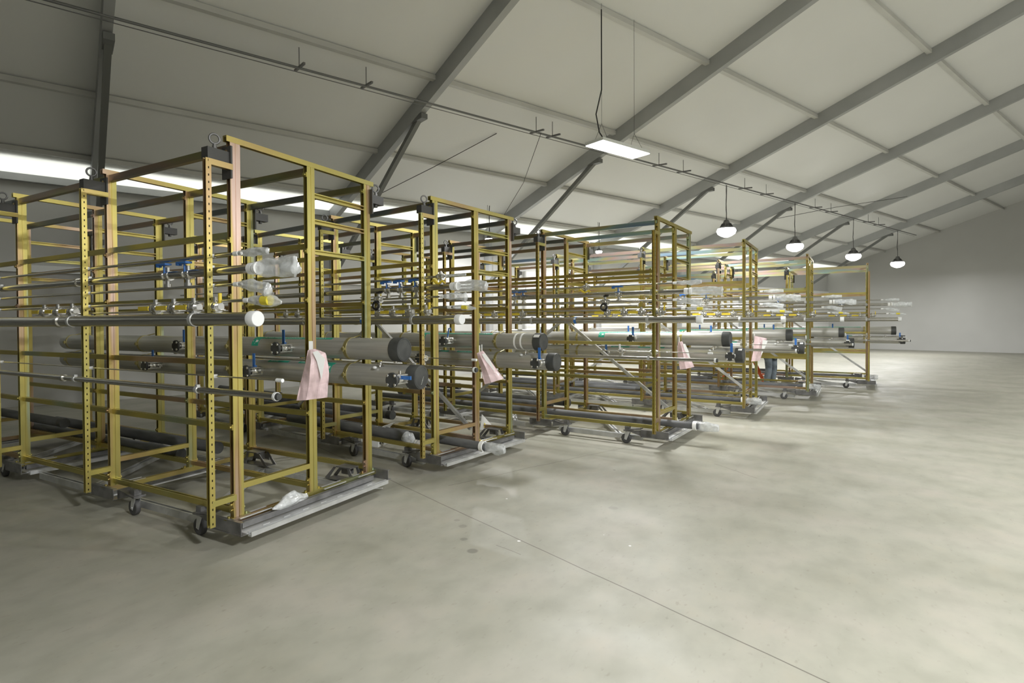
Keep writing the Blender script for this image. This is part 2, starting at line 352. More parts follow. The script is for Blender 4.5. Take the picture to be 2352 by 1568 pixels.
# rafters, columns, braces (one frame per bay)
tn = 0
for k in range(-4, 8):
    t = 5.74 + 5.17*k
    if t < T0 or t > T1: continue
    mb = MB()
    sl = Vector((0, 0, 0.175))
    pr = [(-0.065, -0.17), (0.065, -0.17), (0.065, 0.17), (-0.065, 0.17)]
    mb.prof(pr, TS(t, SW, zr(SW)) - sl, TS(t, RIDGE, zr(RIDGE)) - sl, TX)
    mb.prof(pr, TS(t, RIDGE, zr(RIDGE)) - sl, TS(t, SOTHER, zr(SOTHER)) - sl, TX)
    wallbox(mb, t-0.06, t+0.06, SW-0.2, SW+0.05, 0, zr(SW)-0.05)
    wallbox(mb, t-0.06, t+0.06, SOTHER, SOTHER+0.25, 0, zr(SOTHER)-0.05)
    tn += 1; struct('trim_%d' % tn, mb, M['rafter'])
    mb = MB()
    mb.prof([(-0.048, -0.05), (0.048, -0.05), (0.048, 0.05), (-0.048, 0.05)], TS(t+0.02, 9.65, zr(9.65)-0.36), TS(t+0.02, SW-0.2, 2.95), TX)
    mb.box((0, 0, 0), (0, 0, 0)) if False else None
    wallbox(mb, t-0.05, t+0.09, 9.45, 9.95, zr(9.7)-0.40, zr(9.7)-0.30)
    tn += 1; struct('trim_%d' % tn, mb, M['brace'])
for s in (13.25, 11.36, 8.95, 6.5, 4.1, 0.0, -2.5, -5.0):
    mb = MB(); z = zr(s) - 0.055
    mb.prof([(-0.05, -0.045), (0.05, -0.045), (0.05, 0.045), (-0.05, 0.045)], TS(T0, s, z), TS(T1, s, z), SX)
    tn += 1; struct('trim_%d' % tn, mb, M['purlin'])
# white strip along the left wall and the eave tube
tn += 1; struct('trim_%d' % tn, wallbox(MB(), T0, 12.55, SW+0.0, SW+0.12, 2.66, 2.80), M['cap_white'])
tn += 1; struct('trim_%d' % tn, wallbox(MB(), T0, T1, SW-0.02, SW+0.11, EAVE-0.16, EAVE-0.02), M['rafter'])
# wires under the roof
def wire(name, pts, r, label):
    o = link(name, MB().tube(pts, r, 6).mesh(name, M['wire'])); return tag(o, label, 'cable')
wire('roof_cable', [TS(8.0, 9.98, 5.92), TS(7.2, 11.4, 5.35), TS(6.3, 13.3, 4.75)], 0.009, 'thin dark cable slanting down the roof beside the leftmost rafter')
wire('roof_cable', [TS(8.6, 9.15, 5.82), TS(9.7, 11.0, 5.25), TS(10.75, 13.2, 4.75)], 0.007, 'thin dark cable hanging from the conduit towards the second rafter')
wire('roof_cable', [TS(21.3, 10.2, 5.4), TS(23.5, 8.8, 5.9), TS(26.3, 7.4, 6.4)], 0.009, 'thin dark cable behind the round pendant lamps on the right')
# conduit with cross hangers
th = thing('lighting_conduit', 'long grey conduit on short cross hangers running under the roof', 'conduit', TS(3, 9.2, 5.83))
mb = MB().tube([TS(-6, 9.2, 5.83)-th.location, TS(34, 9.2, 5.83)-th.location], 0.022, 8)
mb.tube([TS(-6, 9.27, 5.79)-th.location, TS(34, 9.27, 5.79)-th.location], 0.008, 6)
part('conduit_tube', mb, M['conduit'], th)
for t in (3.2, 4.4, 8.5, 9.0, 12.99, 14.12, 17.49, 18.89, 22.6, 24.0, 27.8, 29.0):
    c = TS(t, 9.2, 5.83) - th.location
    mb = MB().prof([(-0.018, -0.018), (0.018, -0.018), (0.018, 0.018), (-0.018, 0.018)], c - SX*0.24 - Vector((0,0,0.01)), c + SX*0.2 + Vector((0,0,0.03)), (0, 0, 1))
    mb.tube([c, c + Vector((0, 0, 0.34))], 0.008, 6)
    part('cross_hanger', mb, M['conduit'], th)

# ------------------------------------------------------------------ lamps
def arealight(parent, loc, sx, sy, power, shape='RECTANGLE', rz=0):
    ld = bpy.data.lights.new('lamp_light', 'AREA'); ld.shape = shape; ld.size = sx
    if shape == 'RECTANGLE': ld.size_y = sy
    ld.energy = power; ld.color = (1.0, 1.0, 1.0)
    o = bpy.data.objects.new('lamp_light', ld); COL.objects.link(o); o.parent = parent; o.location = loc; o.rotation_euler = (0, 0, rz)
    return o
def pendant(t, s, z, ztop, label, group='round pendant lamps', power=None, rad=0.25):
    th = thing('pendant_lamp', label, 'lamp', TS(t, s, z), 0, group)
    k = rad/0.2
    mb = MB().tube([(0, 0, 0.02*k), (0, 0, 0.05*k), (0, 0, 0.10*k), (0, 0, 0.16*k), (0, 0, 0.24*k)], [0.19*k, 0.18*k, 0.10*k, 0.085*k, 0.05*k], 28)
    for i in range(16):
        a = 2*PI*i/16; ca, sa = math.cos(a), math.sin(a)
        mb.add([(0.08*k*ca, 0.08*k*sa, 0.05*k), (0.16*k*ca, 0.16*k*sa, 0.05*k), (0.11*k*ca, 0.11*k*sa, 0.15*k), (0.08*k*ca, 0.08*k*sa, 0.16*k),
                (0.08*k*ca-0.004*sa, 0.08*k*sa+0.004*ca, 0.05*k), (0.16*k*ca-0.004*sa, 0.16*k*sa+0.004*ca, 0.05*k), (0.11*k*ca-0.004*sa, 0.11*k*sa+0.004*ca, 0.15*k), (0.08*k*ca-0.004*sa, 0.08*k*sa+0.004*ca, 0.16*k)],
               [(0, 1, 2, 3), (7, 6, 5, 4), (1, 5, 6, 2), (2, 6, 7, 3)])
    part('housing', mb, M['galv_dark'], th)
    mb = MB().tube([(0, 0, 0.03*k), (0, 0, -0.03*k), (0, 0, -0.10*k), (0, 0, -0.15*k), (0, 0, -0.18*k)], [0.20*k, 0.225*k, 0.20*k, 0.13*k, 0.06*k], 28)
    part('lens', mb, M['lamp'], th)
    h = ztop - z
    part('cord', MB().tube([(0, 0, 0.24*k), (0.03, 0.0, 0.24*k+h*0.15), (0.06, 0.02, h*0.5), (0.03, 0, h*0.8), (0.05, 0, h)], 0.011, 6), M['wire'], th)
    part('suspension_wires', MB().tube([(-0.09, 0, 0.12*k), (-0.07, 0, h)], 0.003, 5).tube([(0.09, 0, 0.12*k), (-0.06, 0, h)], 0.003, 5), M['wire'], th)
    arealight(th, (0, 0, -0.19*k), 0.36*k, 0, power or LAMP_W, 'DISK')
    return th
pendant(16.4, 9.2, 4.42, 5.8, 'round pendant lamp nearest the camera, hanging over the racks on the right')
pendant(20.97, 9.2, 4.30, 5.8, 'round pendant lamp at the right edge, half cut off')
pendant(26.2, 9.2, 4.30, 5.8, 'round pendant lamp far down the hall, third of the row under the conduit')
pendant(31.4, 9.2, 4.30, 5.8, 'round pendant lamp by the end wall, last of the row under the conduit')
pendant(9.79, 12.6, 3.99, 4.95, 'tiny bright pendant lamp seen through the second rack top', 'small pendant lamps by the side wall', 160, 0.10)
pendant(14.46, 12.6, 3.98, 4.95, 'tiny bright pendant lamp seen through the third rack top', 'small pendant lamps by the side wall', 160, 0.10)
for i, (t, s) in enumerate([(1.5, -2.5), (8, -3.0), (14.5, -3.5), (22, -3.5)]):  # extra pendants added out of view to even out the light
    pendant(t, s, 4.6, zr(s)-0.05, 'added unseen fill lamp behind the camera side, number %s from the open end' % ['one', 'two', 'three', 'four'][i], 'added fill lamps over the open floor', (720, 560, 540, 480)[i], 0.25)
# LED panel
th = thing('panel_lamp', 'bright rectangular panel lamp hanging under the roof', 'lamp', TS(7.535, 6.13, 4.5), math.atan2(TX.y, TX.x))
mb = MB().box((-0.61, -0.19, 0.0), (0.61, 0.19, 0.05)); part('housing', mb, M['cap_white'], th)
mb = MB().box((-0.6, -0.18, -0.012), (0.6, 0.18, 0.0)); part('diffuser', mb, M['lamp'], th)
mb = MB()
for sxn in (-1, 1): mb.tube([(0.45*sxn, -0.15, 0.05), (0.42*sxn, 0, 0.35), (0.42*sxn, 0, 2.3)], 0.003, 5).tube([(0.45*sxn, 0.15, 0.05), (0.42*sxn, 0, 0.35)], 0.003, 5)
part('suspension_wires', mb, M['wire'], th)
part('cord', MB().tube([(-0.3, 0, 0.05), (-0.42, 0.05, 0.22), (-0.5, 0.05, 0.5), (-0.42, 0, 0.9), (-0.42, 0, 2.2)], 0.012, 6), M['wire'], th)
arealight(th, (0, 0, -0.02), 1.2, 0.36, PANEL_W)

# ------------------------------------------------------------------ racks
RK = [(2.34992, 3.74521, 0.07490), (4.66646, 3.76237, -0.05459), (7.19270, 2.13884, -0.02988), (10.03805, 1.56941, 0.00957),
      (13.0, 0.87, 0.0), (15.93, -0.15, 0.0)]
ORD = ['nearest', 'second', 'third', 'fourth', 'fifth', 'sixth']
WHERE = ['largest', 'after the nearest', 'with bluish top rails', 'right of the middle', 'farther right', 'farthest away']
U = (0.0, 0.7158, 1.4076); ZT = 2.9457; ZB = 0.2
FR = (0.0, 1.66, 3.37, 5.12)
def mesh_cache(fn):
    c = {}
    def g(*a):
        if a not in c: c[a] = fn(*a)
        return c[a]
    return g
@mesh_cache
def post_mesh(u, v):
    mb = MB().prof(post_prof(), (u, v, ZB), (u, v, ZT-0.04), (1, 0, 0))
    foot_geo(mb, u, v)
    return mb.mesh('post', M['gold'])
def foot_geo(mb, u, v):
    for z in (ZT-0.11, 2.205, 1.80, 0.86, 0.30):
        mb.tube([(u-0.062, v, z), (u-0.0405, v, z)], 0.013, 6)
        mb.box((u-0.048, v-0.018, z-0.02), (u-0.0405, v+0.018, z+0.02))
    for s in (-1, 1):
        x0, x1 = (u+0.042, u+0.10) if s > 0 else (u-0.10, u-0.042)
        mb.box((x0, v-0.02, ZB), (x1, v+0.02, ZB+0.007)); mb.box((u+s*0.041-0.003 if s < 0 else u+s*0.041, v-0.02, ZB), (u+s*0.041 if s < 0 else u+s*0.041+0.003, v+0.02, ZB+0.09))
        mb.tube([(u+s*0.072, v, ZB+0.007), (u+s*0.072, v, ZB+0.022)], 0.011, 6); mb.tube([(u+s*0.044, v, ZB+0.06), (u+s*0.057, v, ZB+0.06)], 0.011, 6)
@mesh_cache
def urail(u0, u1, v, z, slot, m, h=0.0413):
    return MB().prof(chan(0.0413, h, slot), (u0, v, z), (u1, v, z), (0, 1, 0)).mesh('cross_rail', M[m])
@mesh_cache
def vrail(u, v0, v1, z, slot, m, h=0.0413):
    return MB().prof(chan(0.0413, h, slot, 0.006, 0.02), (u, v0, z), (u, v1, z), (1, 0, 0)).mesh('long_rail', M[m])
@mesh_cache
def lug_meshes(side, v):
    # black box bracket with a lifting eye on top, sticking out sideways at the rack top
    u0 = -0.055 if side < 0 else U[2]+0.055; d = 0.17*side; ua, ub = sorted((u0, u0+d))
    b_ = MB().box((ua, v-0.035, 2.745), (ub, v+0.035, 2.825)); pa, pb = sorted((u0-0.012*side, u0+0.002*side)); b_.box((pa, v-0.05, 2.64), (pb, v+0.05, 2.87))
    b_.tube([(u0+d*0.55, v, 2.72), (u0+d*0.55, v, 2.745)], 0.02, 6)
    e_ = MB().ring((u0+d*0.55, v, 2.90), (0.35, 1, 0), 0.034, 0.008).tube([(u0+d*0.55, v, 2.825), (u0+d*0.55, v, 2.865)], [0.018, 0.012], 10)
    return b_.mesh('lifting_bracket', M['black_steel']), e_.mesh('eye_bolt', M['galv_dark'])
@mesh_cache
def skid_meshes(v, sgn):
    out = []
    # outer light channel, dark middle channel, strut under the posts, sheet below
    out.append(('skid_channel', MB().prof(chan(0.040, 0.034, 'top', 0.012, 0.02), (-0.03, v-0.172*sgn, 0.112), (1.48, v-0.172*sgn, 0.112), (0, 1, 0)).mesh('skid_channel', M['galv'])))
    out.append(('skid_channel', MB().prof(chan(0.041, 0.041, 'top', 0.011, 0.028), (-0.02, v-0.062*sgn, 0.155), (1.40, v-0.062*sgn, 0.155), (0, 1, 0)).mesh('skid_channel', M['galv_dark'])))
    out.append(('skid_channel', MB().prof(chan(0.041, 0.041, 'top', 0.011, 0.028), (-0.08, v, ZB-0.0207), (1.50, v, ZB-0.0207), (0, 1, 0)).mesh('skid_channel', M['gold_h'])))
    mb = MB()
    for a, b2 in ((-0.02, 0.26), (0.80, 1.06), (1.22, 1.44)):
        for q in (-0.034, 0.034): mb.box((a, v+q-0.006-0.02*sgn, ZB-0.004), (b2, v+q+0.006-0.02*sgn, ZB+0.002))
    mb.box((-0.05, v-0.155 if sgn > 0 else v-0.02, 0.110), (1.5, v+0.02 if sgn > 0 else v+0.155, 0.122))
    for q in range(7): mb.box((0.12+0.19*q, v-0.125*sgn-0.004, 0.122), (0.18+0.19*q, v-0.125*sgn+0.004, 0.126))
    out.append(('skid_sheet', mb.mesh('skid_sheet', M['galv'])))
    for u in (-0.10, 1.50):
        mb = MB().box((u, v-0.17, 0.125), (u+0.006, v+0.19, 0.205)); mb.box((u, v-0.17, 0.115), (u+0.05, v+0.19, 0.121)); mb.box((u, v-0.17, 0.205), (u+0.03, v+0.19, 0.211))
        for zz in (0.15, 0.18): mb.tube([(u-0.002, v-0.15*sgn, zz), (u+0.008, v-0.15*sgn, zz)], 0.006, 8)
        out.append(('end_plate', mb.mesh('end_plate', M['galv_dark'])))
    return out
@mesh_cache
def caster_meshes(u, v, sgn):
    m = MB().box((u-0.05, v-0.05, 0.165), (u+0.05, v+0.05, 0.175)); m.prof([(-0.05, 0), (0.05, 0), (0.05, 0.012), (-0.05, 0.012)], (u, v+0.05*sgn, 0.17), (u, v-0.18*sgn, 0.205), (1, 0, 0))
    m.add([(u-0.05, v, 0.175), (u-0.05, v-0.2*sgn, 0.12), (u-0.05, v-0.2*sgn, 0.20), (u-0.045, v, 0.175), (u-0.045, v-0.2*sgn, 0.12), (u-0.045, v-0.2*sgn, 0.20)], [(0, 1, 2), (5, 4, 3), (0, 3, 4, 1), (1, 4, 5, 2), (2, 5, 3, 0)])
    m.box((u-0.03, v-0.02, 0.175), (u+0.03, v+0.04, 0.225))
    f = MB()
    for s in (-1, 1):
        f.add([(u+s*0.022, v-0.03, 0.165), (u+s*0.022, v+0.035, 0.165), (u+s*0.022, v+0.05, 0.055), (u+s*0.022, v+0.02, 0.045), (u+s*0.025, v-0.03, 0.165), (u+s*0.025, v+0.035, 0.165), (u+s*0.025, v+0.05, 0.055), (u+s*0.025, v+0.02, 0.045)],
              [(0, 1, 2, 3), (7, 6, 5, 4), (0, 4, 5, 1), (1, 5, 6, 2), (2, 6, 7, 3), (3, 7, 4, 0)])
    f.tube([(u, v, 0.15), (u, v, 0.168)], 0.035, 16); f.tube([(u-0.03, v+0.03, 0.065), (u+0.03, v+0.03, 0.065)], 0.01, 8)
    w = MB().tube([(u-0.02, v+0.03, 0.065), (u-0.016, v+0.03, 0.065), (u+0.016, v+0.03, 0.065), (u+0.02, v+0.03, 0.065)], [0.055, 0.064, 0.064, 0.055], 24)
    return m.mesh('caster_mount', M['galv_dark']), f.mesh('caster_fork', M['galv']), w.mesh('wheel', M['rubber'])
@mesh_cache
def jack_mesh(v, sgn):
    # open welded bracket on the far side
    mb = MB(); u = 1.33
    mb.box((u-0.06, v-0.10*sgn-0.01, 0.24), (u+0.06, v+0.06*sgn+0.01, 0.25)) if sgn > 0 else mb.box((u-0.06, v-0.06, 0.24), (u+0.06, v+0.11, 0.25))
    for uu in (u-0.06, u+0.054):
        for a, b2 in ((-0.1, -0.16), (0.07, 0.17)):
            mb.add([(uu, v+a*sgn, 0.24), (uu, v+(a+0.03)*sgn, 0.24), (uu, v+(b2+0.05)*sgn, 0.12), (uu, v+b2*sgn, 0.12), (uu+0.006, v+a*sgn, 0.24), (uu+0.006, v+(a+0.03)*sgn, 0.24), (uu+0.006, v+(b2+0.05)*sgn, 0.12), (uu+0.006, v+b2*sgn, 0.12)],
                   [(0, 1, 2, 3), (7, 6, 5, 4), (0, 4, 5, 1), (1, 5, 6, 2), (2, 6, 7, 3), (3, 7, 4, 0)])
    mb.box((u-0.06, v-0.2, 0.115), (u+0.06, v+0.2, 0.122)); mb.box((u-0.01, v-0.05, 0.17), (u+0.05, v+0.05, 0.24))
    return mb.mesh('corner_bracket', M['galv_dark'])

def build_rack(i):
    x, y, a = RK[i]
    R = thing('pipe_rack', 'tall gold strut pipe rack, %s of the row, %s' % (ORD[i], WHERE[i]), 'rack', (x, y, 0), a, 'gold strut racks on casters')
    def P(n, me, label=None):
        o = link(n, me, R)
        if label: o['label'] = label
        return o
    top = 'irid' if i >= 2 else 'rail_dark'
    for fi, v in enumerate(FR):
        sgn = 1 if fi in (0, 2) else -1
        for u in U:
            P('post', post_mesh(u, v))
        P('top_rail', urail(-0.07, 1.50, v-0.002, ZT-0.0207, 'bottom', 'gold_h'))
        for z in (2.678, 2.460, 2.205):
            P('rung', urail(U[1]+0.041, U[2]-0.041, v, z, 'a-', 'gold_h'))
        P('rung', urail(U[0]+0.041, U[1]-0.041, v, 0.42, 'top', 'gold_h'))
        # slim perforated strut standing beside the corner post
        me = slim_mesh(v); P('slim_strut', me)
        P('strut_link', urail(-0.23, -0.04, v-0.03, 2.72, 'top', 'gold_h')); P('strut_link', urail(-0.23, -0.04, v-0.03, 0.36, 'top', 'gold_h'))
        for s in ((-1, 1) if not (i >= 2 and fi == 0) else ()):
            bm_, em_ = lug_meshes(s, v); o = P('lifting_bracket', bm_); e2 = link('eye_bolt', em_, o)
        for n, me in skid_meshes(v, sgn): P(n, me)
        cm, cf, cw = caster_meshes(-0.02, v+0.38*sgn if fi else 0.38, sgn)
        o = P('caster', cm); link('caster_fork', cf, o); link('wheel', cw, o)
        P('corner_bracket', jack_mesh(v+0.20*sgn, sgn))
    for b_ in range(len(FR)-1):
        v0, v1 = FR[b_]+0.021, FR[b_+1]-0.021
        for u in U:
            P('long_rail', vrail(u, v0-0.03, v1+0.03, ZT-0.0413-0.032, 'bottom', top, 0.055) if b_ == 0 else vrail(u, v0, v1, ZT-0.0413-0.032, 'bottom', 'rail_dark' if i < 3 else top, 0.055))
            P('long_rail', vrail(u, v0, v1, 2.25, 'bottom', 'gold_h'))
        P('long_rail', vrail(U[0], v0, v1, 1.785, 'bottom', 'gold_h')); P('long_rail', vrail(U[2], v0, v1, 1.785, 'bottom', 'gold_h'))
        P('long_rail', vrail(U[0], v0, v1, 1.32, 'bottom', 'gold_h'))
        for u in U:
            P('long_rail', vrail(u, v0, v1, 0.85, 'bottom', 'gold_h')); P('long_rail', vrail(u, v0, v1, 0.245, 'bottom', 'gold_h'))
        if True:
            P('base_rail', MB().prof(chan(0.05, 0.06, 'bottom'), (0.06, FR[b_]+0.22, 0.075), (0.06, FR[b_+1]-0.22, 0.075), (1, 0, 0)).mesh('base_rail', M['galv']))
            P('base_rail', MB().prof(chan(0.05, 0.05, 'bottom'), (1.3, FR[b_]+0.22, 0.075), (1.3, FR[b_+1]-0.22, 0.075), (1, 0, 0)).mesh('base_rail', M['galv']))
            P('base_rail', MB().prof(chan(0.07, 0.04, 'bottom'), (0.1, FR[b_]+0.55, 0.075), (1.26, FR[b_+1]-0.35, 0.075), (1, 0, 0)).mesh('base_rail', M['galv']))
        if b_ < 2 and i > 0:
            mb = MB().prof(chan(0.03, 0.0413, 'bottom', 0.006, 0.02), (0.63, v0-0.01 if b_ == 0 else v1+0.01, 0.37), (0.63, v1-0.02 if b_ == 0 else v0+0.02, 1.62), (1, 0, 0))
            o = P('diagonal_brace', mb.mesh('diagonal_brace', M['galv']), 'plain grey galvanised strut')
    return R
@mesh_cache
def slim_mesh(v):
    return MB().prof(chan(0.036, 0.041, 'a-'), (-0.23, v-0.032, 0.2), (-0.23, v-0.032, 2.74), (1, 0, 0)).mesh('slim_strut', M['perf'])
for i in range(len(RK)): build_rack(i)

# ------------------------------------------------------------------ pipes
VEND = 5.35
def crumple(mb, path, radii, n=24, amp=0.25, seed=0, flat=1.0, steps=8):
    """crumpled plastic sleeve around a path"""
    P = [Vector(p) for p in path]; vs = []
    L_ = sum((P[i+1]-P[i]).length for i in range(len(P)-1)); m = (len(P)-1)*steps; rm = max(radii)
    for k in range(m+1):
        f = k/steps; i = min(int(f), len(P)-2); t = f-i
        p = P[i].lerp(P[i+1], t); r = radii[i]*(1-t)+radii[i+1]*t
        d = (P[-1]-P[0]).normalized(); a = Vector((0, 0, 1)); a = (a-d*a.dot(d)).normalized(); c = d.cross(a)
        along = k/m*L_/rm
        grow = min(1.0, 2.2*k/m)
        for q in range(n):
            an = 2*PI*q/n
            nz = mnoise.noise(Vector((math.cos(an)*1.2+seed*3.1, math.sin(an)*1.2, along*0.45+seed)))
            fold = mnoise.noise(Vector((math.cos(an)*3.2+seed, math.sin(an)*3.2, along*0.35-seed)))
            rr = r*(1+grow*(amp*1.3*nz+amp*1.0*fold))
            vs.append(p + a*math.cos(an)*rr + c*math.sin(an)*rr*flat)
    fs = [(k*n+q, k*n+(q+1) % n, (k+1)*n+(q+1) % n, (k+1)*n+q) for k in range(m) for q in range(n)]
    fs.append(tuple(range(m*n, m*n+n)))
    mb.add(vs, fs, True); return mb
def ballvalve(parent, c, style, sz=1.0):
    """small inline valve: chrome body below the pipe, handle; c in rack coordinates"""
    x, y, z = c
    mb = MB().tube([(x, y-0.045*sz, z), (x, y+0.045*sz, z)], 0.018*sz, 6).sphere((x, y, z), 0.026*sz)
    mb.tube([(x, y, z-0.055*sz), (x, y, z+0.045*sz)], 0.013*sz, 6)
    mb.tube([(x, y-0.03*sz, z-0.005), (x, y-0.018*sz, z-0.005)], 0.028*sz, 8).tube([(x, y+0.018*sz, z-0.005), (x, y+0.03*sz, z-0.005)], 0.028*sz, 8)
    mb.tube([(x, y, z-0.07*sz), (x, y, z-0.05*sz)], 0.022*sz, 6)
    o = part('valve', mb, M['chrome'], parent)
    h = MB(); mh = 'yellow'
    if style == 'yellow': h.box((x-0.03*sz, y+0.02*sz, z-0.012*sz), (x-0.018*sz, y+0.11*sz, z+0.010*sz))
    elif style == 'yellow_up': h.box((x-0.01, y-0.06, z-0.01), (x+0.01, y-0.045, z+0.09))
    elif style == 'blue':
        mh = 'blue'; h.box((x-0.04*sz, y-0.04*sz, z+0.055*sz), (x+0.0, y+0.05*sz, z+0.066*sz)).tube([(x-0.02*sz, y, z+0.0), (x-0.02*sz, y, z+0.06*sz)], 0.007, 6)
        h.box((x-0.04*sz, y+0.03*sz, z+0.045*sz), (x-0.02, y+0.05*sz, z+0.06*sz))
    elif style == 'black': mh = 'black'; h.ring((x-0.03*sz, y, z-0.05*sz), (1, 0.2, 0), 0.028*sz, 0.009*sz).box((x-0.03, y-0.03*sz, z+0.045*sz), (x+0.01, y+0.01, z+0.06*sz))
    elif style == 'wing': h.tube([(x-0.03, y+0.10, z-0.05), (x-0.03, y+0.07, z-0.035), (x-0.03, y+0.03, z-0.065), (x-0.03, y, z-0.075), (x-0.03, y-0.05, z-0.05), (x-0.03, y-0.08, z-0.07)], [0.006, 0.014, 0.015, 0.010, 0.014, 0.006], 8)
    elif style == 'white': mh = 'cap_white'; h.tube([(x-0.02, y+0.02, z+0.02), (x-0.02, y+0.025, z+0.09)], 0.014, 10)
    part('handle', h, M[mh], o, {'yellow': 'yellow handle', 'yellow_up': 'yellow upright handle', 'blue': 'blue handle', 'black': 'black round handle', 'wing': 'yellow wing handle', 'white': 'white handle'}[style])
def on_cyl(u0, z0, r, v, ph): return (u0 - math.cos(ph)*r, v, z0 + math.sin(ph)*r)
def cyl_patch(mb, u0, z0, r, v0, v1, p0, p1, th=0.0012, n=8):
    vs = []; 
    for rr in (r+th, r):
        for v in (v0, v1):
            for k in range(n+1): vs.append(on_cyl(u0, z0, rr, v, p0+(p1-p0)*k/n))
    m = n+1; fs = []
    for k in range(n):
        fs.append((k, k+1, m+k+1, m+k)); fs.append((k, 2*m+k, 2*m+k+1, k+1)); fs.append((m+k, m+k+1, 3*m+k+1, 3*m+k))
    fs += [(0, m, 3*m, 2*m), (n, 2*m+n, 3*m+n, m+n)]
    return mb.add(vs, fs)
_txt = {}
def text_mesh(body):
    if body not in _txt:
        cu = bpy.data.curves.new('t', 'FONT'); cu.body = body; cu.size = 1.0; cu.align_x = 'LEFT'; cu.resolution_u = 2
        o = bpy.data.objects.new('t', cu); COL.objects.link(o)
        dg = bpy.context.evaluated_depsgraph_get(); me = o.evaluated_get(dg).to_mesh()
        _txt[body] = ([tuple(v.co) for v in me.vertices], [tuple(p.vertices) for p in me.polygons])
        bpy.data.objects.remove(o)
    return _txt[body]
def cyl_text(mb, body, u0, z0, r, vstart, p0, size, sx=1.0):
    """text read from the rack's left: x runs towards smaller v"""
    vs, fs = text_mesh(body)
    return mb.add([on_cyl(u0, z0, r+0.0022, vstart - x*size*sx, p0 + y*size/r) for x, y, z in vs], fs)
def big_pipe(i, lvl, z, vend, label, valves, greens, couple=()):
    R = 0.099; u = 1.264; x, y, a = RK[i]
    th = thing('steel_pipe', label, 'pipe', (x, y, 0), a, 'large capped steel pipes')
    part('pipe_tube', MB().tube([(u, vend+0.02, z), (u, VEND, z)], R, 40), M['bigpipe'], th)
    mb = MB().tube([(u, vend+0.10, z), (u, vend+0.012, z), (u, vend, z)], [R+0.007, R+0.007, R+0.003], 40)
    mb.ring((u, vend, z), (0, 1, 0), R-0.008, 0.003, 40, 6)
    cap = part('end_cap', mb, M['cap_black'], th, 'black rubber cap')
    if i == 0 and lvl == 0:
        vs, fs = text_mesh('JXEM'); mb = MB().add([(u+0.055-0*z2 + (-y2*0.03)*0.5 - 0.055 + x2*0.016, vend-0.002, z-0.060 + x2*0.030 - y2*0.01) for x2, y2, z2 in vs], [f for f in fs])
        part('chalk_mark', mb, M['white_ink'], cap, 'white handwriting')
    if i == 1 and lvl == 1:
        part('cap_label', cyl_patch(MB(), u, z, R+0.007, vend+0.012, vend+0.09, 0.55, 0.95), M['white_tape'], cap, 'white sticker')
        for vv in (vend+0.27, vend+0.36): part('tape_band', MB().band((u, vv, z), (0, 1, 0), R-0.001, R+0.002, 0.022, 40), M['white_tape'], th, 'white tape band')
    if i == 2 and lvl == 0 or i == 3 and lvl == 0:
        part('cap_label', cyl_patch(MB(), u, z, R+0.007, vend+0.012, vend+0.06, 0.75, 1.1), M['white_tape'], cap, 'white sticker')
    for v in FR:
        vv = v + 0.05
        mb = MB().band((u, vv, z), (0, 1, 0), R-0.001, R+0.004, 0.035, 40)
        mb.box((u-R-0.028, vv-0.014, z-0.012), (u-R, vv+0.014, z+0.012)); mb.tube([(u-R-0.018, vv, z-0.022), (u-R-0.018, vv, z+0.022)], 0.008, 6)
        mb.tube([(u+0.02, vv, z+R), (U[2]-0.03, vv, z+R+0.02)], 0.006, 6)
        part('pipe_clamp', mb, M['brass'], th, 'yellow zinc clamp')
    for (v, kind) in valves:
        # short branch towards the rack front with ball valve and black blind flange
        zb = z + 0.0; f0 = u-R; fl = u-0.315
        mb = MB().tube([(f0+0.02, v, zb), (fl+0.015, v, zb)], 0.022, 12)
        mb.tube([(fl+0.05, v, zb), (fl+0.075, v, zb)], 0.048, 16).tube([(fl+0.155, v, zb), (fl+0.175, v, zb)], 0.044, 16).sphere((fl+0.115, v, zb), 0.038)
        for dy in (-0.033, 0.033):
            for dz in (-0.033, 0.033): mb.tube([(fl-0.002, v+dy, zb+dz), (fl+0.175, v+dy, zb+dz)], 0.006, 6)
        mb.tube([(fl+0.115, v, zb), (fl+0.115, v, zb+0.07)], 0.012, 8)
        o = part('branch_valve', mb, M['chrome'], th)
        mb = MB().tube([(fl+0.02, v, zb), (fl+0.004, v, zb), (fl, v, zb)], [0.062, 0.062, 0.056], 28); part('blind_flange', mb, M['cap_black'], o, 'black disc flange')
        mb = MB()
        for dy in (-0.037, 0.037):
            for dz in (-0.037, 0.037): mb.sphere((fl-0.004, v+dy, zb+dz), (0.008, 0.013, 0.013), 10, 6)
        part('flange_bolts', mb, M['chrome'], o)
        h = MB()
        if kind == 'up': h.box((fl+0.10, v-0.016, zb+0.045), (fl+0.108, v+0.016, zb+0.175)); h.box((fl+0.10, v-0.012, zb+0.04), (fl+0.13, v+0.012, zb+0.055))
        elif kind == 'flat': h.box((fl+0.09, v-0.13, zb+0.0), (fl+0.10, v-0.02, zb+0.03))
        elif kind == 'loop': h.tube([(fl+0.105, v, zb+0.05), (fl+0.105, v-0.01, zb+0.10), (fl+0.105, v-0.02, zb+0.16), (fl+0.105, v-0.045, zb+0.165), (fl+0.105, v-0.06, zb+0.13)], 0.008, 6)
        part('valve_handle', h, M['blue'], o, 'blue lever')
        if z > 1.3: pass
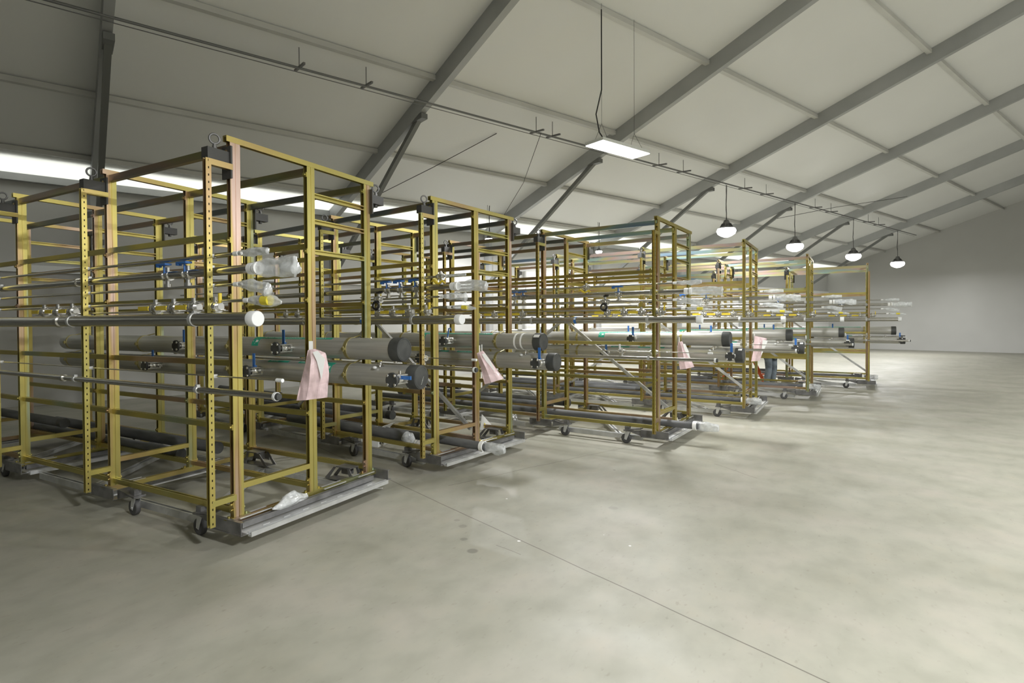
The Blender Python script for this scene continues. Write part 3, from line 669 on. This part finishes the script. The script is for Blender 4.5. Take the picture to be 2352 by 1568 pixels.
    for (v0, v1, txt, arrow) in greens:
        g = cyl_patch(MB(), u, z, R, v1, v0, 0.98, 1.36)
        if arrow: cyl_patch(g, u, z, R, v0-0.10, v0, 0.10, 1.36)
        o = part('flow_label', g, M['green'], th, 'green tape label')
        if len(txt) < 2: txt = ''
        t = MB(); n = max(1, len(txt))
        if txt: cyl_text(t, txt, u, z, R, v0-(0.14 if arrow else 0.03), 1.07, 0.026, (abs(v0-v1)-0.18)/(n*0.6*0.026))
        if arrow:
            c0 = v0-0.05
            def q(dv, ph): return on_cyl(u, z, R+0.0022, c0+dv, ph)
            t.add([q(0.042, 0.62), q(0.0, 0.95), q(0.0, 0.75), q(-0.035, 0.75), q(-0.035, 0.49), q(0.0, 0.49), q(0.0, 0.29)], [(0, 1, 2, 3, 4, 5, 6)])
        part('lettering', t, M['white_ink'], o, 'white letters and arrow' if arrow else 'white letters')
    # little drain fitting under the end
    c = (u-0.05, vend+0.10+0.12*(lvl == 1), z-R-0.01)
    if lvl == 1:
        mb = MB().tube([c, (c[0]-0.02, c[1], c[2]-0.045)], 0.010, 8).sphere((c[0]-0.01, c[1], c[2]-0.02), 0.018).tube([(c[0]-0.01, c[1]-0.04, c[2]-0.025), (c[0]-0.01, c[1]+0.03, c[2]-0.025)], 0.009, 6)
        d_ = part('drain_valve', mb, M['chrome'], th); part('drain_cap', MB().sphere((c[0]-0.04, c[1]+0.04, c[2]-0.05), (0.02, 0.02, 0.014)), M['cap_white'], d_, 'white plastic cap')
    return th
def small_pipe(i, key, u, z, r, vend, label, mname='pipe', cap='bag', bag=(0.3, 0.03), valves=(), joint=True, cat='pipe', group=None):
    x, y, a = RK[i]
    th = thing({'a': 'thin_pipe', 'b': 'steel_pipe', 'c': 'thin_pipe', 'd': 'thin_pipe', 'e': 'steel_pipe', 'f': 'thin_tube', 'g': 'steel_pipe', 'h': 'insulated_pipe'}[key], label, cat, (x, y, 0), a, group)
    part('pipe_tube', MB().tube([(u, vend, z), (u, VEND, z)], r, 24 if r > 0.02 else 12), M[mname], th)
    if cap == 'bag':
        L_, br, droop = bag; mb = MB(); n = 7; path = []; rad = []
        for k in range(n+1):
            t = k/n; path.append((u, vend+0.06-(L_+0.06)*t, z - droop*t*t))
            ef = {'a': 0.7, 'b': 0.3, 'c': -2.0, 'd': 3.4}.get(key, 1.5)
            rad.append(r*1.15 + (br-r*1.15)*math.sin(min(1, t*1.9)*PI/2) if t < 0.8 else br*(1.0 - (t-0.8)*ef))
        crumple(mb, path, rad, 24, 0.34, i*7+ord(key), 0.6); s_ = part('plastic_sleeve', mb, M['film'], th, 'crumpled clear plastic bag')
        part('tape_ring', MB().tube([(u, vend+0.075, z), (u, vend+0.03, z)], r*1.25+0.002, 16), M['white_tape'], th, 'white tape')
        if key == 'b': part('tape_ring', MB().tube([(u, vend+0.015, z), (u, vend-0.01, z)], r*1.35+0.003, 16), M['white_tape'], th, 'white tape')
        if key == 'd': part('tag', MB().tube([(u, vend-0.11, z-droop*0.2), (u, vend-0.175, z-droop*0.35)], br*0.93, 12), M['yellow_tag'], th, 'yellow tag inside the bag')
    elif cap == 'white': 
        mb = MB().tube([(u, vend+0.035, z), (u, vend-0.022, z), (u, vend-0.028, z)], [r+0.006, r+0.006, r+0.002], 28); part('end_cap', mb, M['cap_white'], th, 'white plastic cap')
    elif cap == 'ring':
        part('end_ring', MB().band((u, vend+0.008, z), (0, 1, 0), r-0.002, r+0.006, 0.02, 24), M['cap_white'], th, 'white plastic ring')
        part('end_cap', MB().tube([(u, vend-0.001, z), (u, vend-0.02, z)], [r+0.003, r-0.001], 24), M['cap_black'], th, 'black cap')
    elif cap == 'tip': part('end_cap', MB().tube([(u, vend+0.02, z), (u, vend-0.035, z)], r+0.007, 12), M['cap_white'], th, 'small white cap')
    if joint and r > 0.02 and key != 'h':
        for v in FR:
            mb = MB().band((u, v+0.02, z), (0, 1, 0), r-0.001, r+0.004, 0.03, 28); s = 1 if u < -0.23 else -1
            mb.box((u-0.012, v+0.008, z+r), (u+0.012, v+0.032, z+r+0.014)); part('pipe_clamp', mb, M['galv'], th, 'grey clamp')
        for v in FR[1:]: part('coupling', MB().band((u, v+0.22, z), (0, 1, 0), r-0.001, r+0.007, 0.05, 28), M['pipe'], th)
    if joint and r <= 0.02:
        for v in FR: part('pipe_clamp', MB().box((-0.23 + 0.018 if u > -0.23 else u, v-0.045, z-0.012), (u+0.012 if u > -0.23 else -0.23, v-0.02, z+0.012)), M['galv'], th)
    for v, st, sz in valves: ballvalve(th, (u, v, z), st, sz)
    return th
RN = ['the nearest rack', 'the second rack', 'the third rack', 'the fourth rack', 'the fifth rack', 'the sixth rack']
# valves per rack
VB = {0: [(0.55, 'blue', 1.3), (0.30, 'blue', 1.3)], 1: [(0.53, 'blue', 1.4), (0.33, 'blue', 1.4), (0.10, 'blue', 1.4)], 2: [(0.45, 'blue', 1.5), (1.9, 'blue', 1.3), (2.05, 'blue', 1.3)],
      3: [(0.9, 'blue', 1.5), (0.55, 'blue', 1.5)], 4: [(0.5, 'blue', 1.4)], 5: [(0.5, 'blue', 1.4)]}
vend_up = [-0.56, -0.60, -0.61, -0.60, -0.60, -0.60]; vend_lo = [-0.74, -0.78, -0.78, -0.78, -0.78, -0.78]
for i in range(6):
    r_ = RN[i]; g = 'pipes clamped on the racks'
    ua = [(0.72, 'up' if i != 1 else 'loop'), (2.3, 'up')]; la = [(1.15, 'up'), (-0.665, 'flat' if i == 0 else 'up'), (2.9, 'up')]
    txt = 'PLANT PROCESS COOLING WATER SUPPLY'
    big_pipe(i, 1, 1.372 if i < 2 else 1.352, vend_up[i], 'large black-capped steel pipe, upper of the pair on %s' % r_, ua, [(1.33, 0.25 if i == 0 else 0.12, txt, True)])
    big_pipe(i, 0, 1.138 if i < 2 else 1.128, vend_lo[i], 'large black-capped steel pipe, lower of the pair on %s' % r_, la, [(1.14, 0.84, 'PROCESS', False), (0.70, 0.30, 'COOLING WATER', False)] + ([(0.33, 0.22, 'S', True)] if i == 0 else []))
    small_pipe(i, 'a', -0.19, 2.075, 0.011, -0.33, 'thin steel pipe with bagged end, topmost pipe of %s' % r_, cap='bag', bag=(0.26, 0.026 if i != 1 else 0.012, 0.0), valves={1: [(-0.36+0.1, 'wing', 1.2)], 2: [(0.9, 'wing', 1.2)]}.get(i, ()), group=g)
    small_pipe(i, 'b', -0.165, 1.97, 0.030, -0.46, 'polished steel pipe with the largest clear bag on %s' % r_, cap='bag', bag=(0.36, 0.062 if i == 0 else 0.048, 0.015), valves=VB[i], group=g)
    small_pipe(i, 'c', -0.19, 1.87, 0.011, -0.33, 'thin steel pipe with clear bag, third from top on %s' % r_, cap='bag', bag=(0.26, 0.034, 0.05 if i != 1 else 0.01), valves={2: [(0.63, 'black', 1.4)], 1: [(0.66, 'black', 1.4)], 3: [(1.5, 'black', 1.4)]}.get(i, ()), group=g)
    small_pipe(i, 'd', -0.19, 1.76, 0.011, -0.43, 'thin steel pipe ending in a bag with a yellow tag, on %s' % r_, cap='bag', bag=(0.28, 0.036 if i == 0 else 0.022, 0.02), group=g)
    x, y, a = RK[i]
    small_pipe(i, 'f', -0.19, 1.243 if i < 2 else 1.226, 0.0055, -0.68, 'very thin steel tube with white tip on %s' % r_, cap='tip', valves=[(-0.02, 'white', 1.1), (0.40, 'white', 1.0)] if i != 0 else (), group=g)
    small_pipe(i, 'e', -0.30, 1.635 if i < 2 else 1.628, 0.044, -0.60, 'steel pipe closed by a round white cap, on %s' % r_, cap='white', group=g)
    small_pipe(i, 'g', -0.285, 1.156 if i < 2 else 1.148, 0.021, -0.775, 'slim steel pipe with white ring and black end on %s' % r_, cap='ring', group=g)
    # manifold with a row of small yellow-handled valves
    mf = thing('valve_manifold', 'row of small chrome valves with yellow handles on %s' % r_, 'valves', (x, y, 0), a, 'valve rows on the racks')
    part('manifold_tube', MB().tube([(-0.19, -0.15, 1.70), (-0.19, 2.6, 1.70)], 0.007, 8), M['pipe'], mf)
    for k, v in enumerate((0.65, 0.42, 0.18, -0.06) if i < 2 else (0.60, 0.37, 0.14, -0.10)):
        ballvalve(mf, (-0.20, v, 1.725), 'yellow' if k < 3 else 'yellow_up', 1.45)
    for v in (1.9, 2.15, 2.4): ballvalve(mf, (-0.20, v, 1.725), 'yellow', 1.4)
    if i > 0:
        small_pipe(i, 'h', 0.36, 0.262 if i == 1 else 0.25, 0.046, -0.42 if i < 3 else 0.02, 'thick pipe in dark foam insulation with bagged end, low in %s' % r_, 'insul', 'bag', (0.24, 0.058, 0.0), joint=False, group='foam insulated pipes')
for i in range(6):
    x, y, a = RK[i]
    for (u_, z_, v0_, r_, nm) in ((0.80, 0.262, 2.0, 0.055, 'middle'), (1.12, 0.275, 1.85, 0.06, 'far side'), (0.45, 0.50, 3.6, 0.05, 'rear end')):
        if i >= 4 and nm != 'middle': continue
        th = thing('insulated_pipe', 'dark foam insulated pipe lying low along the %s of %s' % (nm, RN[i]), 'pipe', (x, y, 0), a, 'foam insulated pipes')
        part('pipe_tube', MB().tube([(u_, v0_, z_+r_*0.2), (u_, VEND, z_+r_*0.2)], r_, 24), M['insul'], th)
        part('end_wrap', MB().tube([(u_, v0_-0.03, z_+r_*0.2), (u_, v0_+0.06, z_+r_*0.2)], r_+0.003, 24), M['cap_black'], th, 'black wrapped end')
# blue marker sticker bands
for i, v in ((1, 0.78), (2, 1.0), (3, 1.0)):
    x, y, a = RK[i]; th = thing('marker_band', 'small blue and white marker on the white-capped pipe of %s' % RN[i], 'sticker', (x, y, 0), a, 'blue marker bands')
    part('band', MB().band((-0.30, v, 1.635 if i < 2 else 1.628), (0, 1, 0), 0.0445, 0.047, 0.035, 28), M['blue'], th)
    part('arrow', cyl_patch(MB(), -0.30, 1.635 if i < 2 else 1.628, 0.047, v-0.012, v+0.012, 0.2, 0.8), M['white_ink'], th, 'white mark')

# second insulated pipe stub in rack 2
x, y, a = RK[1]
th = thing('insulated_pipe', 'short open-ended foam insulated pipe stub inside the second rack', 'pipe', (x, y, 0), a, 'foam insulated pipes')
part('pipe_tube', MB().tube([(0.17, 0.60, 0.285), (0.17, 2.9, 0.285)], 0.062, 28), M['insul'], th)
part('pipe_end', MB().tube([(0.17, 0.602, 0.285), (0.17, 0.596, 0.285)], 0.030, 20), M['galv'], th, 'pale pipe bore')
mb = MB(); crumple(mb, [(0.17, 0.62, 0.285), (0.17, 0.56, 0.275), (0.18, 0.50, 0.24)], [0.066, 0.060, 0.03], 18, 0.4, 3); part('plastic_sleeve', mb, M['film'], th, 'torn clear plastic')
# plastic bag lying on the nearest skid
x, y, a = RK[0]
mb = MB(); crumple(mb, [(0.24, -0.09, 0.20), (0.30, -0.09, 0.205), (0.38, -0.085, 0.222), (0.46, -0.08, 0.222), (0.53, -0.07, 0.21), (0.60, -0.06, 0.20)], [0.008, 0.030, 0.045, 0.042, 0.03, 0.022], 18, 0.4, 5, 0.9)
o = link('plastic_bag', mb.mesh('plastic_bag', M['film']), None, (x, y, 0), a); tag(o, 'crumpled clear plastic bag lying on the nearest rack skid', 'bag')

# ------------------------------------------------------------------ pink bags
def pink_bag(i, pl, pr, depth, label, strap, rz):
    """outline in pixels relative to the strap point, at the given depth"""
    k = depth/1281.0
    x, y, a = RK[i]; ca, sa = math.cos(a), math.sin(a); u, v = (0.665, 0.7158, 0.7158, 0.7158)[i], -0.06
    top = (x+u*ca-v*sa, y+u*sa+v*ca, strap)
    th = thing('pink_bag', label, 'bag', (top[0], top[1], top[2]), rz, 'pink bags hung on the rack posts')
    NU, NV = 20, 16; vs = []; 
    def interp(pts, t):
        f = t*(len(pts)-1); j = min(int(f), len(pts)-2); q = f-j; return Vector(pts[j])*(1-q)+Vector(pts[j+1])*q
    for side in (0, 1):
        for b_ in range(NV+1):
            t = b_/NV; Lp = interp(pl, t); Rp = interp(pr, t)
            for a_ in range(NU+1):
                s = a_/NU; p = Lp*(1-s)+Rp*s; th_ = (s/0.35 if s < 0.35 else (1-s)/0.65 + 0.25*max(0, 1-abs(s-0.72)/0.2))*(0.065*math.sin(min(1, t*1.25)*PI*0.85)+0.006)
                nz = 0.008*mnoise.noise(Vector((p.x*0.09+i, p.y*0.05, side*3)))
                ridge = 0.0
                yy = (-(th_+nz+ridge*t*0.6) if side == 0 else th_*0.5+nz)
                if a_ in (0, NU): yy = nz
                vs.append((p.x*k, yy-0.02, -p.y*k))
    m = NU+1; n0 = m*(NV+1); fs = []
    for b_ in range(NV):
        for a_ in range(NU):
            q = b_*m+a_; fs.append((q, q+m, q+m+1, q+1)); fs.append((n0+q, n0+q+1, n0+q+m+1, n0+q+m))
    for b_ in range(NV):
        q = b_*m; fs.append((q, n0+q, n0+q+m, q+m)); q = b_*m+NU; fs.append((q, q+m, n0+q+m, n0+q))
    for a_ in range(NU):
        q = NV*m+a_; fs.append((q, n0+q, n0+q+1, q+1))
    part('bag_body', MB().add(vs, fs, False), M['pink'], th)
    mb = MB(); w = 0.016 if i == 0 else 0.006
    mb.box((-w, -0.012, -0.08), (w, -0.006, 0.02))
    if i == 1: mb.box((0.022, -0.012, -0.05), (0.032, -0.006, 0.03))
    part('hanging_tape', mb, M['white_tape'], th, 'white tape loop')
    # white folded paper showing at the mouth
    c = Lp0 = interp(pl, 0.1); d = interp(pr, 0.12); e = interp(pr, 0.45); mb = MB()
    f2 = interp(pr, 0.75)*0.8 + interp(pl, 0.75)*0.2; g2 = interp(pr, 0.4)*0.62 + interp(pl, 0.4)*0.38
    P_ = [Vector((q.x*k, -0.085, -q.y*k)) for q in (c*0.4+d*0.6, d, e*0.96, f2, g2)]
    mb.add([p for p in P_] + [p + Vector((0, 0.003, 0)) for p in P_], [(0, 1, 2, 3, 4), (9, 8, 7, 6, 5), (0, 5, 6, 1), (1, 6, 7, 2), (2, 7, 8, 3), (3, 8, 9, 4), (4, 9, 5, 0)])
    part('folded_paper', mb, M['white_tape'], th, 'white folded sheet')
    return th
fa = math.atan2(FWD.y, FWD.x) - PI/2
pink_bag(0, [(-6, 15), (-12, 45), (-22, 85), (-33, 130)], [(10, 12), (34, 22), (41, 62), (36, 124)], 4.6, 'pink plastic bag hanging on the middle post of the nearest rack', 1.44, fa+0.1)
pink_bag(1, [(-7, 14), (-4, 28), (3, 50), (11, 86)], [(8, 8), (20, 24), (38, 50), (56, 73)], 6.45, 'pink plastic bag tilting to the right on the second rack', 1.32, fa)
pink_bag(2, [(-3, 8), (-5, 25), (-3, 45), (1, 71)], [(6, 6), (14, 22), (24, 42), (34, 65)], 7.7, 'pink plastic bag hanging on the third rack', 1.37, fa)
pink_bag(3, [(-1, 2), (-2, 20), (-4, 40), (-8, 60)], [(26, 8), (22, 22), (16, 42), (11, 58)], 9.9, 'pink plastic bag hanging on the fourth rack', 1.365, fa-0.1)

# ------------------------------------------------------------------ floor things
x, y, a = RK[1]
th = thing('cardboard_box', 'white printed carton with a yellow sign standing under the second rack', 'box', (4.93, 4.87, 0.085), a+0.30)
mb = MB().box((0, 0, 0.0), (0.30, 0.24, 0.20)); part('carton_body', mb, M['carton'], th)
mb = MB(); mb.prof([(0, 0), (0.24, 0), (0.24, 0.004), (0, 0.004)], (0, 0.0, 0.2), (0.0, 0.0, 0.26), (0, 1, 0)); mb.prof([(0, 0), (0.30, 0), (0.30, 0.004), (0, 0.004)], (0.0, 0, 0.2), (0, -0.07, 0.26), (1, 0, 0)); part('flap', mb, M['carton'], th)
mb = MB().add([(0.10, -0.002, 0.08), (0.20, -0.002, 0.08), (0.15, -0.002, 0.16)], [(0, 1, 2)]); part('warning_sign', mb, M['yellow_tag'], th, 'yellow triangle')
mb = MB()
for k in range(4): mb.box((0.03+k*0.06, -0.003, 0.03), (0.06+k*0.06, -0.001, 0.055))
part('printing', mb, M['black'], th, 'black print')
th = thing('document_pouch', 'white sign sheet leaning at the foot of the brace in the second rack', 'paper', (6.02, 4.10, 0.2), -0.4)
part('sheet', MB().add([(0, 0, 0.0), (0.22, -0.02, 0.0), (0.05, 0.03, 0.20), (0, 0.01, 0.0), (0.22, -0.01, 0.0), (0.05, 0.04, 0.20)], [(0, 1, 2), (5, 4, 3), (0, 3, 4, 1), (1, 4, 5, 2), (2, 5, 3, 0)]), M['carton'], th)
part('warning_sign', MB().add([(0.05, -0.012, 0.03), (0.11, -0.018, 0.03), (0.07, 0.005, 0.09)], [(0, 1, 2)]), M['yellow_tag'], th, 'yellow triangle')
o = link('tape_strip', MB().box((-0.045, -0.012, 0), (0.045, 0.012, 0.003)).mesh('tape_strip', M['white_tape']), None, (3.90, 3.86, 0.0), fa)
tag(o, 'short white tape strip on the floor beside the nearest skid', 'tape')

# orange stepladder beside the fourth rack
fy = math.atan2(FWD.y, FWD.x) - PI/2 - 0.45
th = thing('stepladder', 'orange fibreglass stepladder standing open beyond the fourth rack', 'ladder', (15.52, 2.36, 0), fy)
for s in (-1, 1):
    part('front_rail', MB().prof([(-0.035, -0.014), (0.035, -0.014), (0.035, 0.014), (-0.035, 0.014)], (0.42, s*0.25, 0), (-0.10, s*0.17, 1.22), (1, 0, 0)), M['orange'], th)
    part('rear_rail', MB().prof([(-0.025, -0.012), (0.025, -0.012), (0.025, 0.012), (-0.025, 0.012)], (-0.62, s*0.22, 0), (-0.16, s*0.15, 1.20), (1, 0, 0)), M['orange'], th)
for k in range(1, 4):
    f = k*0.29/1.22; xx = 0.42-0.52*f; part('step', MB().box((xx-0.04, -0.25+0.08*f, k*0.29-0.02), (xx+0.04, 0.25-0.08*f, k*0.29)), M['galv'], th, 'grey aluminium step')
part('top_cap', MB().box((-0.22, -0.2, 1.2), (-0.04, 0.2, 1.25)), M['orange'], th)
part('warning_label', MB().box((0.20, -0.262, 0.50), (0.235, -0.236, 0.70)), M['carton'], th, 'pale label')

# ------------------------------------------------------------------ person
def skin_body(name, verts, edges, radii, m, parent, sub=2):
    me = bpy.data.meshes.new(name); me.from_pydata(verts, edges, []); me.update()
    o = bpy.data.objects.new(name, me); COL.objects.link(o); o.parent = parent
    sk = o.modifiers.new('s', 'SKIN'); sk.use_smooth_shade = True
    for k, r in enumerate(radii):
        sv = me.skin_vertices[0].data[k]; sv.radius = (r, r) if not isinstance(r, tuple) else r; sv.use_root = (k == 0)
    ss = o.modifiers.new('d', 'SUBSURF'); ss.levels = sub; ss.render_levels = sub
    me.materials.append(m); return o
pa = math.atan2(FWD.y, FWD.x) - PI/2 + 0.5
P_ = thing('person', 'person in cream hard hat and grey-blue jeans standing behind the fourth rack', 'person', (15.14, 1.78, 0), pa); P_.scale = (0.96, 0.96, 0.955)
# local frame: x right, y away from the camera; leaning over work, head down
bv = [(0, 0, 0.88), (0, -0.02, 1.05), (0, -0.06, 1.20), (0, -0.10, 1.31), (0, -0.14, 1.37),
      (0.10, 0, 0.82), (0.105, -0.02, 0.46), (0.105, 0.03, 0.09), (0.11, -0.10, 0.04),
      (-0.10, 0, 0.82), (-0.11, -0.03, 0.46), (-0.115, 0.04, 0.09), (-0.125, -0.09, 0.04),
      (0.18, -0.10, 1.27), (0.25, -0.16, 1.02), (0.17, -0.36, 0.95), (-0.18, -0.10, 1.27), (-0.26, -0.15, 1.02), (-0.16, -0.36, 0.97), (0, -0.17, 1.42)]
be = [(0, 1), (1, 2), (2, 3), (3, 4), (0, 5), (5, 6), (6, 7), (7, 8), (0, 9), (9, 10), (10, 11), (11, 12), (3, 13), (13, 14), (14, 15), (3, 16), (16, 17), (17, 18), (4, 19)]
br = [0.125, 0.12, 0.135, 0.12, 0.06, 0.088, 0.062, 0.045, 0.032, 0.088, 0.062, 0.045, 0.032, 0.06, 0.045, 0.03, 0.06, 0.045, 0.03, 0.05]
skin_body('body', bv, be, br, M['skin'], P_)
jr = [0.150, 0.103, 0.082, 0.074, 0.103, 0.082, 0.074]
skin_body('jeans', [(0, 0, 0.90), (0.10, 0, 0.82), (0.105, -0.02, 0.46), (0.105, 0.03, 0.10), (-0.10, 0, 0.82), (-0.11, -0.03, 0.46), (-0.115, 0.04, 0.10)], [(0, 1), (1, 2), (2, 3), (0, 4), (4, 5), (5, 6)], jr, M['denim'], P_)
skin_body('shirt', [(0, -0.01, 0.93), (0, -0.04, 1.12), (0, -0.09, 1.28), (0.18, -0.10, 1.27), (0.25, -0.16, 1.02), (0.20, -0.30, 0.97), (-0.18, -0.10, 1.27), (-0.26, -0.15, 1.02), (-0.19, -0.30, 0.98)], [(0, 1), (1, 2), (2, 3), (3, 4), (4, 5), (2, 6), (6, 7), (7, 8)], [0.145, 0.15, 0.14, 0.075, 0.06, 0.045, 0.075, 0.06, 0.045], M['shirt'], P_)
for s in (-1, 1):
    part('shoe', MB().sphere((s*0.115, -0.05, 0.045), (0.05, 0.14, 0.05), 14, 10), M['shoe'], P_)
hd = MB().sphere((0, -0.20, 1.47), (0.075, 0.095, 0.11), 20, 14).sphere((0, -0.30, 1.45), (0.014, 0.025, 0.02), 8, 6)
for s in (-1, 1): hd.sphere((s*0.078, -0.19, 1.46), (0.012, 0.02, 0.032), 8, 6)
h_ = part('head', hd, M['skin'], P_)
fe = MB()
for s in (-1, 1): fe.sphere((s*0.03, -0.287, 1.475), (0.012, 0.008, 0.007), 8, 6)
part('eyes', fe, M['hair'], h_); part('mouth', MB().sphere((0, -0.283, 1.415), (0.024, 0.008, 0.005), 8, 6), M['orange'], h_)
part('hair', MB().sphere((0, -0.185, 1.485), (0.080, 0.092, 0.098), 18, 12), M['hair'], P_)
hat = MB(); n = 28; prof_ = [(0.150, 0.0), (0.125, 0.008), (0.122, 0.03), (0.112, 0.075), (0.085, 0.112), (0.045, 0.13), (0.004, 0.135)]
vs = [(rr*math.cos(2*PI*k/n)*1.0, -0.195 + rr*math.sin(2*PI*k/n)*1.12, 1.50+zz) for rr, zz in prof_ for k in range(n)]
hat.add(vs, [(j*n+k, j*n+(k+1) % n, (j+1)*n+(k+1) % n, (j+1)*n+k) for j in range(len(prof_)-1) for k in range(n)] + [tuple(range(n))[::-1]], True)
part('hard_hat', hat, M['helmet'], P_)
for s in (-1, 1):
    hx, hy, hz = (0.17, -0.38, 0.945) if s > 0 else (-0.16, -0.38, 0.965)
    pv = [(hx, hy+0.03, hz), (hx-s*0.005, hy-0.05, hz)]; pe = [(0, 1)]; rr = [0.030, 0.034]
    for q in range(4):
        bx = hx - 0.03 + q*0.02; L3 = (0.03, 0.036, 0.033, 0.026)[q]
        o_ = len(pv); pv += [(bx, hy-0.075, hz-0.002), (bx, hy-0.075-L3, hz-0.012), (bx, hy-0.075-L3*1.5, hz-0.035)]; pe += [(1, o_), (o_, o_+1), (o_+1, o_+2)]; rr += [0.0095, 0.009, 0.008]
    o_ = len(pv); pv += [(hx-s*0.045, hy-0.01, hz), (hx-s*0.06, hy-0.045, hz-0.012)]; pe += [(0, o_), (o_, o_+1)]; rr += [0.011, 0.010]
    skin_body('hand', pv, pe, rr, M['skin'], P_, 1)
